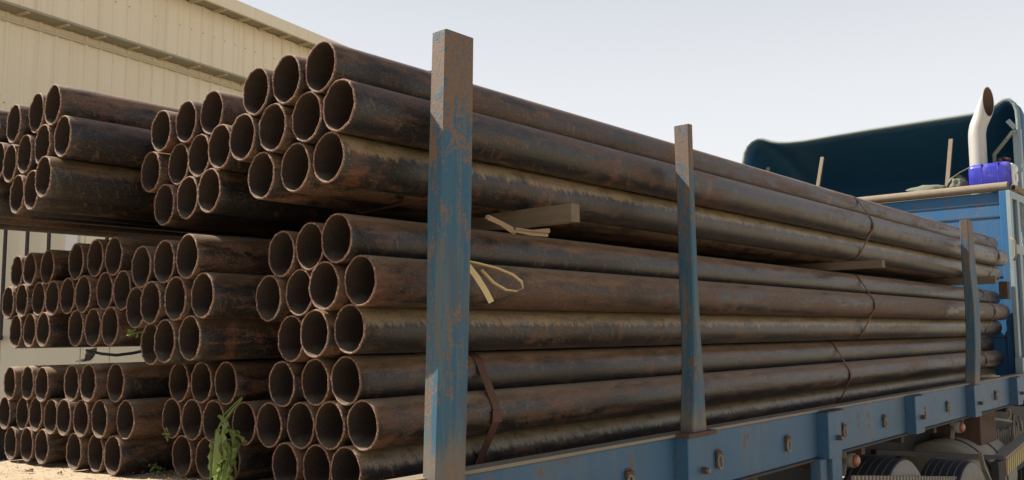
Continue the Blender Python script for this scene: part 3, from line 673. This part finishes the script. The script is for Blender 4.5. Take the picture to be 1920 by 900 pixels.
BUN = {
'T1':[(1.603,2.271,0.847),(1.590,2.446,0.840),(1.580,2.616,0.829),(1.609,2.183,0.711),(1.608,2.353,0.700),(1.589,2.523,0.688),(1.578,2.694,0.679),(1.632,2.265,0.559),(1.622,2.436,0.548),(1.602,2.609,0.539)],
'T2':[(1.607,2.964,0.820),(1.595,3.136,0.811),(1.580,3.308,0.797),(1.595,2.879,0.679),(1.605,3.049,0.670),(1.611,3.221,0.663),(1.580,3.389,0.644),(1.603,2.963,0.526),(1.606,3.134,0.519),(1.596,3.300,0.509)],
'T3':[(1.287,3.635,0.908),(1.286,3.806,0.905),(1.258,3.980,0.884),(1.295,3.546,0.773),(1.284,3.725,0.761),(1.275,3.886,0.748),(1.277,4.063,0.724),(1.263,3.636,0.618),(1.280,3.807,0.584),(1.282,3.979,0.591)],
'T4':[(1.285,4.330,0.935),(1.28,4.500,0.925),(1.27,4.672,0.91),(1.285,4.238,0.765),(1.28,4.410,0.75),(1.28,4.580,0.74),(1.28,4.750,0.735),(1.275,4.322,0.61),(1.28,4.49,0.60),(1.28,4.66,0.59)],
'M1':[(1.728,2.344,0.308),(1.743,2.518,0.295),(1.740,2.685,0.277),(1.758,2.259,0.168),(1.737,2.421,0.154),(1.756,2.598,0.137),(1.738,2.759,0.120),(1.781,2.342,0.010),(1.761,2.508,-0.002),(1.780,2.679,-0.021)],
'M2':[(1.553,3.016,0.279),(1.550,3.190,0.270),(1.540,3.358,0.258),(1.572,2.931,0.134),(1.554,3.100,0.126),(1.540,3.267,0.112),(1.561,3.442,0.100),(1.572,3.017,-0.020),(1.560,3.188,-0.029),(1.586,3.355,-0.044)],
'M3':[(1.591,3.733,0.327),(1.584,3.903,0.328),(1.570,4.075,0.322),(1.596,3.650,0.178),(1.595,3.822,0.181),(1.571,3.984,0.170),(1.570,4.155,0.169),(1.587,3.736,0.028),(1.585,3.904,0.027),(1.580,4.071,0.023)],
'M4':[(1.576,4.432,0.317),(1.556,4.599,0.311),(1.555,4.771,0.307),(1.575,4.349,0.164),(1.574,4.517,0.167),(1.556,4.686,0.161),(1.549,4.857,0.154),(1.571,4.434,0.017),(1.570,4.603,0.013),(1.563,4.772,0.008)],
'B1':[(1.829,2.423,-0.169),(1.823,2.588,-0.180),(1.797,2.748,-0.193),(1.835,2.334,-0.311),(1.824,2.500,-0.324),(1.822,2.670,-0.340),(1.802,2.832,-0.354),(1.829,2.423,-0.468),(1.832,2.589,-0.481),(1.814,2.750,-0.495)],
'B2':[(1.775,3.115,-0.214),(1.765,3.287,-0.212),(1.758,3.456,-0.215),(1.802,3.034,-0.359),(1.769,3.205,-0.359),(1.768,3.367,-0.361),(1.767,3.534,-0.364),(1.791,3.116,-0.520),(1.791,3.279,-0.525),(1.777,3.446,-0.514)],
'B3':[(1.632,3.759,-0.227),(1.586,3.927,-0.224),(1.583,4.096,-0.235),(1.648,3.676,-0.372),(1.611,3.843,-0.367),(1.601,4.011,-0.378),(1.592,4.177,-0.384),(1.632,3.757,-0.514),(1.631,3.932,-0.521),(1.606,4.094,-0.527)],
'B4':[(1.588,4.464,-0.248),(1.583,4.636,-0.245),(1.560,4.806,-0.256),(1.604,4.384,-0.391),(1.597,4.554,-0.390),(1.595,4.722,-0.394),(1.569,4.892,-0.404),(1.600,4.467,-0.537),(1.592,4.636,-0.540),(1.575,4.804,-0.548)],
}
# push overlapping neighbours apart so that pipes touch without cutting each other
PP = [(k, i, list(p)) for k, v in BUN.items() for i, p in enumerate(v)]
for it in range(60):
    for a in range(len(PP)):
        for b in range(a+1, len(PP)):
            pa, pb = PP[a][2], PP[b][2]; dy = pb[1]-pa[1]; dz = pb[2]-pa[2]; d = math.hypot(dy, dz)
            if 1e-6 < d < 2*PR+.0006:
                c = (2*PR+.0008-d)/2; pa[1] -= dy/d*c; pa[2] -= dz/d*c; pb[1] += dy/d*c; pb[2] += dz/d*c
    for q in PP:
        lim = deckz(q[2][1]) - H + PR - .004
        if q[2][2] < lim: q[2][2] = lim
        if q[2][1] < 2.056+PR+.002: q[2][1] = 2.056+PR+.002
for k, i, p in PP: BUN[k][i] = tuple(p)
tier = {'T': 'top', 'M': 'middle', 'B': 'lower'}
bnm = {'1': 'nearest', '2': 'second', '3': 'third', '4': 'farthest'}
def pname(i):
    if i < 3: return ('right', 'middle', 'left')[i], 'upper row of three'
    if i < 7: return ('rightmost', 'second', 'third', 'leftmost')[i-3], 'row of four'
    return ('right', 'middle', 'left')[i-7], 'lower row of three'
looks = {('T1', 0): (.02, .55, 0), ('T1', 3): (.0, .45, 0), ('T1', 7): (-.04, .3, .9), ('M1', 0): (-.04, .95, 0), ('M1', 3): (.09, .8, 0), ('M1', 7): (-.02, .4, .85),
         ('B1', 0): (-.05, .85, 0), ('B1', 3): (.01, .75, 0), ('B1', 7): (-.03, .35, .9), ('T3', 3): (-.10, .5, 0), ('T3', 7): (-.08, .6, .3), ('T3', 0): (.08, .75, 0)}
rnd = random.Random(3); n = 0
for key, P in BUN.items():
    far = {'T': 9.84, 'M': 10.12, 'B': 10.10}[key[0]]
    for i, (x, y, z) in enumerate(P):
        o = bpy.data.objects.new('steel_pipe', meshes[rnd.randrange(8)]); COL.objects.link(o)
        o.location = (x, y, Z(z))
        o.scale = ((far + .06*(rnd.random()-.5) - x)/LEN if key[0] != 'Q' else 1, 1, 1)
        ru, du, cr = looks.get((key, i), (rnd.uniform(-.09, .10), rnd.uniform(.35, .95), 0.))
        o['seed'] = rnd.random()*90; o['rust'] = ru; o['dust'] = du; o['crust'] = cr
        a, row = pname(i); two = 'tan-crusted' if cr > .5 else 'rusty'
        tag(o, '%s pipe, %s in %s, %s bundle of the %s tier' % (two, a, row, bnm[key[1]], tier[key[0]]), 'pipe', 'steel pipes stacked on the truck bed')
        n += 1

# ------------------------------------------------------------------ steel straps
def strap(key, x, label, width=.030, lean=0.0, gap=None):
    P = BUN[key]; pts = []
    for (px, y, z) in P:
        for k in range(40):
            a = 2*math.pi*k/40; pts.append((round(y + (PR+.0022)*math.cos(a), 5), round(z + (PR+.0022)*math.sin(a), 5)))
    hl = hull2(pts); c = (sum(p[0] for p in hl)/len(hl), sum(p[1] for p in hl)/len(hl))
    bm = bmesh.new(); rows = []
    for (y, z) in hl:
        d = Vector((0, y-c[0], z-c[1])).normalized()*.0022; xx = x + lean*(z-c[1])
        rows.append([bm.verts.new(Vector((xx+s*width/2, y, Z(z))) + d*t) for s, t in ((-1, 0), (1, 0), (1, 1), (-1, 1))])
    m_ = len(rows)
    for i in range(m_):
        a, b = rows[i], rows[(i+1) % m_]
        for k in range(4): bm.faces.new((a[k], a[(k+1) % 4], b[(k+1) % 4], b[k]))
    o = obj('steel_strap', bm, 'strap')
    # crimped seal on the outer face
    bm = bmesh.new(); yn = min(p[0] for p in hl); box(bm, (x-width/2-.004, yn-.006, Z(P[3][2]-.03)), (x+width/2+.004, yn-.0005, Z(P[3][2]+.015)), .002); obj('seal', bm, 'strap', o)
    return tag(o, label, 'strap', 'steel straps round the pipe bundles')
for key, xs in (('T1', (2.06, 6.02, 9.45)), ('M1', (2.13, 6.2, 9.5)), ('B1', (2.40, 5.9, 9.40))):
    for x, w in zip(xs, ('hidden partly by the nearest stake' if key != 'B1' else 'just right of the nearest stake', 'between the middle and farthest stakes', 'right beside the headboard')):
        strap(key, x, 'rusty flat steel strap round the %s tier bundle, %s' % (tier[key[0]], w), (.042 if key == 'B1' else .02) if x < 3 else .02 if x < 3 else .024, .05)
for key in ('T2', 'T3', 'M2', 'M3', 'B2', 'B3', 'M4', 'B4', 'T4'):
    strap(key, 2.6 + .05*int(key[1]), 'rusty flat steel strap round the %s bundle of the %s tier, in shade' % (bnm[key[1]], tier[key[0]]))

# ------------------------------------------------------------------ timber dunnage
def timber(x, y0, y1, z0, z1, label, w=.05, tilt=0.):
    bm = bmesh.new(); vs = box(bm, (-w/2, 0, 0), (w/2, y1-y0, z1-z0), .003)
    for v in bm.verts: v.co.z += .003*mn.noise(v.co*30 + Vector((x, 0, 0))); v.co.x += .002*mn.noise(v.co*25)
    o = obj('timber_batten', bm, 'wood'); o.location = (x, y0, Z(z0)); o.rotation_euler = (tilt, 0, 0)
    return tag(o, label, 'timber', 'timber battens between the pipe tiers')
timber(2.55, 1.975, 4.9, .405, .474, 'grey timber batten sticking out between the upper and middle tiers, right of the nearest stake')
timber(5.84, 1.975, 4.9, .400, .452, 'timber batten end between the upper and middle tiers, between the middle and farthest stakes')
timber(8.74, 1.975, 4.9, .400, .47, 'timber batten end between the upper and middle tiers, right of the farthest stake')
timber(3.4, 3.62, 5.0, -.143, -.060, 'thick timber packing under the left bundles of the middle tier', .08)
# split wood below the first batten
def splinter(pts, r, label):
    bm = bmesh.new(); rnd2 = random.Random(len(label))
    rings = tube(bm, pts, r, 5, True, [r*(.6+.5*rnd2.random()) for _ in pts])
    o = obj('split_wood', bm, 'splint'); return tag(o, label, 'wood', 'split wood on the middle tier')
splinter([(2.20, 2.10, Z(.402)), (2.28, 2.11, Z(.388)), (2.36, 2.13, Z(.372)), (2.42, 2.17, Z(.372))], .012, 'pale split piece of wood on the pipe right of the nearest stake')
splinter([(2.38, 2.13, Z(.374)), (2.45, 2.11, Z(.372)), (2.52, 2.08, Z(.378))], .009, 'short frayed splinter pointing right below the grey batten end')
splinter([(2.36, 2.12, Z(.367)), (2.44, 2.10, Z(.360)), (2.51, 2.08, Z(.360))], .006, 'thin lower splinter under the frayed one, below the grey batten end')

# cream strapping tail
bm = bmesh.new()
ribbon(bm, [(2.10, 2.165, Z(.262)), (2.13, 2.135, Z(.235)), (2.16, 2.115, Z(.19)), (2.19, 2.10, Z(.14)), (2.215, 2.095, Z(.10))], (.026, 0, .010), .0014)
tail = obj('cream_strap', bm, 'cream'); tag(tail, 'loose cream plastic strap end curling over the pipe right of the nearest stake', 'strap')
bm = bmesh.new()
P0 = [Vector(p) for p in ((2.11, 2.16, .250), (2.18, 2.13, .238), (2.25, 2.10, .222), (2.305, 2.075, .200), (2.335, 2.06, .175), (2.335, 2.055, .152), (2.31, 2.06, .140), (2.275, 2.08, .144), (2.23, 2.10, .170), (2.19, 2.12, .215))]
rows = []
for i, p in enumerate(P0):
    t = (P0[min(i+1, 9)]-P0[max(i-1, 0)]).normalized(); w = Vector((.1, -.9, .35)); w = (w - t*w.dot(t)).normalized()*.007; nn = t.cross(w).normalized()*.0007
    p = Vector((p.x, p.y, Z(p.z))); rows.append([bm.verts.new(p+q) for q in (-w-nn, w-nn, w+nn, -w+nn)])
for a, b in zip(rows, rows[1:]):
    for k in range(4): bm.faces.new((a[k], a[(k+1) % 4], b[(k+1) % 4], b[k]))
bm.faces.new(rows[0][::-1]); bm.faces.new(rows[-1]); obj('loop', bm, 'cream', tail, True)

# ------------------------------------------------------------------ things on the headboard
can = empty('jerry_can', (10.55, 2.36, Z(1.52))); can.rotation_euler = (0, R(-2), R(2)); can.scale = (1.02, 1.0, 1.0)
tag(can, 'blue plastic jerry can lying on top of the headboard beside the exhaust stack', 'jerry can')
bm = bmesh.new(); box(bm, (-.13, -.20, 0), (.13, .22, .285), .055)
for v in bm.verts: v.co.z += .006*mn.noise(v.co*9)
obj('can_body', bm, 'can', can, True)
for y in (-.08, .08):
    bm = bmesh.new(); box(bm, (-.132, y-.006, .03), (.132, y+.006, .287), .004); obj('can_rib', bm, 'can', can, True)
bm = bmesh.new(); tube(bm, ((0, -.20, .20), (0, -.245, .20)), .032, 14); obj('cap', bm, 'foil', can, True)
bm = bmesh.new(); tube(bm, ((0, -.19, .06), (0, -.235, .07), (0, -.235, .14), (0, -.19, .15)), .014, 8); obj('can_handle', bm, 'foil', can, True)
bm = bmesh.new(); box(bm, (-.10, -.222, .02), (.10, -.196, .26), .012); obj('can_end', bm, 'bluewhite', can, True)
# cloth bundle
bm = bmesh.new(); g = bmesh.ops.create_icosphere(bm, subdivisions=4, radius=1)
for v in bm.verts:
    c = v.co.copy(); k = 1 + .28*mn.noise(c*2.2) + .14*mn.noise(c*5 + Vector((3, 1, 0))) + .06*mn.noise(c*12)
    v.co = Vector((c.x*.12*k, c.y*.10*k, max(c.z, -.6)*.11*k))
o = obj('cloth_bundle', bm, 'tarp', None, True); o.location = (10.5, 2.70, Z(1.60)); tag(o, 'grey green bundled cloth between the exhaust stack foot and the headboard tube', 'cloth')
bm = bmesh.new(); ribbon(bm, [(10.45, 2.80, Z(1.545)), (10.43, 2.78, Z(1.62)), (10.44, 2.73, Z(1.69)), (10.46, 2.66, Z(1.74)), (10.48, 2.58, Z(1.78)), (10.5, 2.48, Z(1.80)), (10.52, 2.42, Z(1.79))], (.07, 0, .02), .012)
o = obj('cloth_sling', bm, 'tarp', None, True); tag(o, 'grey green sling draped from the headboard tube up to the jerry can', 'cloth')
bm = bmesh.new(); g = bmesh.ops.create_icosphere(bm, subdivisions=3, radius=1)
for v in bm.verts:
    c = v.co.copy(); k = 1 + .3*mn.noise(c*2.2+Vector((9, 0, 0))) + .12*mn.noise(c*6)
    v.co = Vector((c.x*.07*k, c.y*.22*k, max(c.z, -.5)*.055*k))
o = obj('folded_cloth', bm, 'tarp', None, True); o.location = (10.5, 3.03, Z(1.585)); tag(o, 'dark folded cloth lying on the headboard tube, left of the exhaust stack', 'cloth')

# ------------------------------------------------------------------ hanging leafy branch
br = empty('leafy_branch', (1.765, 2.965, Z(-.245))); tag(br, 'wilted green leafy branch hanging over the ends of the lower tier pipes', 'branch')
def bp(dy, dz, dx=0): return Vector((dx*.45, dy*.85, dz))
stems = [[bp(0, 0, .0), bp(.05, -.025, -.01), bp(.11, -.07, -.045), bp(.17, -.14, -.05), bp(.185, -.20, -.05)],
         [bp(.0, -.005, .0), bp(.07, -.055, -.03), bp(.12, -.11, -.07), bp(.155, -.17, -.075), bp(.16, -.27, -.07)],
         [bp(.01, -.008, .0), bp(.075, -.08, -.06), bp(.075, -.15, -.075), bp(.06, -.22, -.07), bp(.05, -.28, -.07)],
         [bp(.05, -.03, 0), bp(.10, -.11, -.06), bp(.11, -.18, -.07), bp(.105, -.25, -.07), bp(.10, -.30, -.07)]]
for i, s_ in enumerate(stems):
    bm = bmesh.new(); tube(bm, s_, .003, 6, True, [.0034, .003, .0028, .0022, .0014]); obj('stem', bm, 'leaf', br, True)
def leaf_bm(L, W, curl, seed):
    bm = bmesh.new(); rows = []; rr = random.Random(seed); N = 12
    for i in range(N+1):
        t = i/N; w = W*max(0, math.sin(math.pi*t**.75))**.9*(1+.10*math.sin(t*31+seed)) + .0006
        x = curl*math.sin(t*2.4+seed); zz = -L*t
        wav = .004*math.sin(t*16+seed)
        rows.append([bm.verts.new((x*.04 + .010*(abs(u)*2)*1.0*W/.02 + wav*u*2, u*w*2*.5 + .008*math.sin(t*3+seed), zz + .003*math.sin(t*9+u*3))) for u in (-1, -.5, 0, .5, 1)])
    for a, b in zip(rows, rows[1:]):
        for k in range(4): bm.faces.new((a[k], a[k+1], b[k+1], b[k]))
    return bm
rl = random.Random(11)
lspec = []
for i in range(10):
    st = stems[rl.choice((0, 1, 1, 2, 2, 3, 3))]; t = rl.uniform(1.2, 3.95); k = int(t); p = st[k].lerp(st[k+1], t-k)
    lspec.append((p, rl.uniform(.09, .16), rl.uniform(.010, .017)))
lspec += [(bp(.165, -.16, -.09), .16, .017), (bp(.07, -.12, -.10), .17, .016), (bp(.095, -.07, -.09), .15, .015), (bp(.045, -.09, -.06), .14, .014), (bp(.06, -.17, -.09), .15, .011), (bp(.15, -.20, -.09), .11, .015)]
for i, (p, L, W) in enumerate(lspec):
    bot = p.z - L
    if bot < -.325: L = max(.06, p.z + .325)
    o = obj('leaf', leaf_bm(L, W, rl.uniform(-1, 1), i*1.3), 'leaf', br, True); o.location = p + Vector((rl.uniform(-.02, .02), 0, 0)); o.rotation_euler = (rl.uniform(-.16, .16), rl.uniform(-.2, .2), rl.uniform(-1.0, 1.3))
def sprig(loc, label, n, size, mat='leaf', droop=False):
    r0 = empty('leaf_sprig', loc); tag(r0, label, 'sprig')
    rs = random.Random(int(loc[0]*100) + n)
    bm = bmesh.new(); tube(bm, ((0, 0, 0), (0, .006, -size*.5), (-.004, 0, -size)), .0016, 5); obj('stem', bm, mat, r0, True)
    for i in range(n):
        o = obj('leaf', leaf_bm(size*rs.uniform(.5, .8), size*.16, rs.uniform(-1, 1), i), mat, r0, True); o.location = (0, 0, -size*i/n); o.rotation_euler = (rs.uniform(-1.9, 1.9), rs.uniform(-.4, .4), rs.uniform(-1.5, 1.5))
    return r0
sprig((1.52, 3.345, Z(.012)), 'small green sprig hanging between the second and third middle tier bundles', 5, .022)
o = sprig((1.755, 3.51, Z(-.425)), 'few torn green leaves lying inside a pipe of the lower tier', 4, .018); o.rotation_euler = (1.2, 0, 0)

# litter on the deck: dry leaves, scraps, pebbles
def dry_leaf(loc, size, label, seed):
    rr = random.Random(seed); bm = bmesh.new(); c = bm.verts.new((0, 0, size*.18)); ring = []
    for k in range(11):
        a = 2*math.pi*k/11; r = size*rr.uniform(.55, 1.0)*(1.3 if k % 5 == 0 else 1); ring.append(bm.verts.new((r*math.cos(a), r*.62*math.sin(a), abs(math.sin(a))*size*rr.uniform(.3, .85))))
    for k in range(11): bm.faces.new((c, ring[k], ring[(k+1) % 11]))
    g = bmesh.ops.solidify(bm, geom=bm.faces[:], thickness=.0012)
    o = obj('dry_leaf', bm, 'dry', None, True); o.location = loc; o.rotation_euler = (rr.uniform(-.2, .2), rr.uniform(-.2, .2), rr.uniform(0, 6)); return tag(o, label, 'dry leaf', 'dry leaves littering the deck')
def dl(x, y): return (x, y, deckz(y) - .006)
dry_leaf(dl(1.745, 3.745), .042, 'largest pale curled dry leaf on the sandy deck, left of the lower second bundle', 1)
dry_leaf(dl(1.475, 4.25), .026, 'pale curled dry leaf on the sand before the leftmost lower bundle', 2)
dry_leaf(dl(1.53, 4.05), .018, 'small brown dry leaf on the sand left of centre of the deck', 3)
dry_leaf(dl(1.70, 3.86), .017, 'tiny dry leaf at the foot of the lower third bundle', 4)
dry_leaf(dl(1.78, 3.56), .024, 'dry brown leaf under the lowest row pipes by the green branch', 5)
dry_leaf(dl(1.73, 3.47), .022, 'crumpled dry leaf nearest the branch tip on the deck', 6)
dry_leaf(dl(1.64, 3.90), .012, 'very small leaf crumb in front of the lower third bundle', 7)
o = sprig((1.775, 3.64, deckz(3.64)+.02), 'small withered green sprig lying on the sandy deck by the largest dry leaf', 6, .035); o.rotation_euler = (1.5, .2, .3)
bm = bmesh.new(); rr = random.Random(5)
for k in range(900):
    x = rr.uniform(.9, 1.9); y = rr.uniform(3.2, 5.0); s_ = rr.uniform(.0015, .005)*(2 if rr.random() < .04 else 1); z = deckz(y) - .004 + .004*rr.random()
    vs = [bm.verts.new((x+dx*s_, y+dy*s_*rr.uniform(.6, 1.6), z+dz*s_*.7)) for dx, dy, dz in ((1, 0, 0), (-.6, .8, 0), (-.6, -.8, 0), (0, 0, 1))]
    for f in ((0, 1, 3), (1, 2, 3), (2, 0, 3)): bm.faces.new([vs[i] for i in f])
o = obj('grit', bm, 'dry'); o['kind'] = 'stuff'; o['label'] = 'loose grit and crumbs strewn over the sandy deck in front of pipes'; o['category'] = 'grit'
# crumpled white scrap and leaf litter on the lower tier
bm = bmesh.new(); ribbon(bm, [(0, .10, 0), (0, .06, .006), (0, .03, .012), (0, .0, .004), (0, -.03, .022), (0, -.055, .045), (0, -.07, .066)], (.05, 0, .012), .004)
for v in bm.verts: v.co += Vector((mn.noise(v.co*40)*.008, 0, mn.noise(v.co*60)*.008))
o = obj('white_scrap', bm, 'foil', None, False); o.location = (1.87, 4.66, Z(-.148)); tag(o, 'crumpled white plastic scrap lying on the leftmost lower tier bundle', 'scrap')
bm = bmesh.new(); tube(bm, [(1.75, 4.36, Z(-.085)), (1.77, 4.24, Z(-.10)), (1.79, 4.12, Z(-.105)), (1.81, 4.0, Z(-.095)), (1.83, 3.86, Z(-.075))], .007, 8)
o = obj('slack_cable', bm, 'black', None, True); tag(o, 'slack black cable sagging under the third middle tier bundle', 'cable')
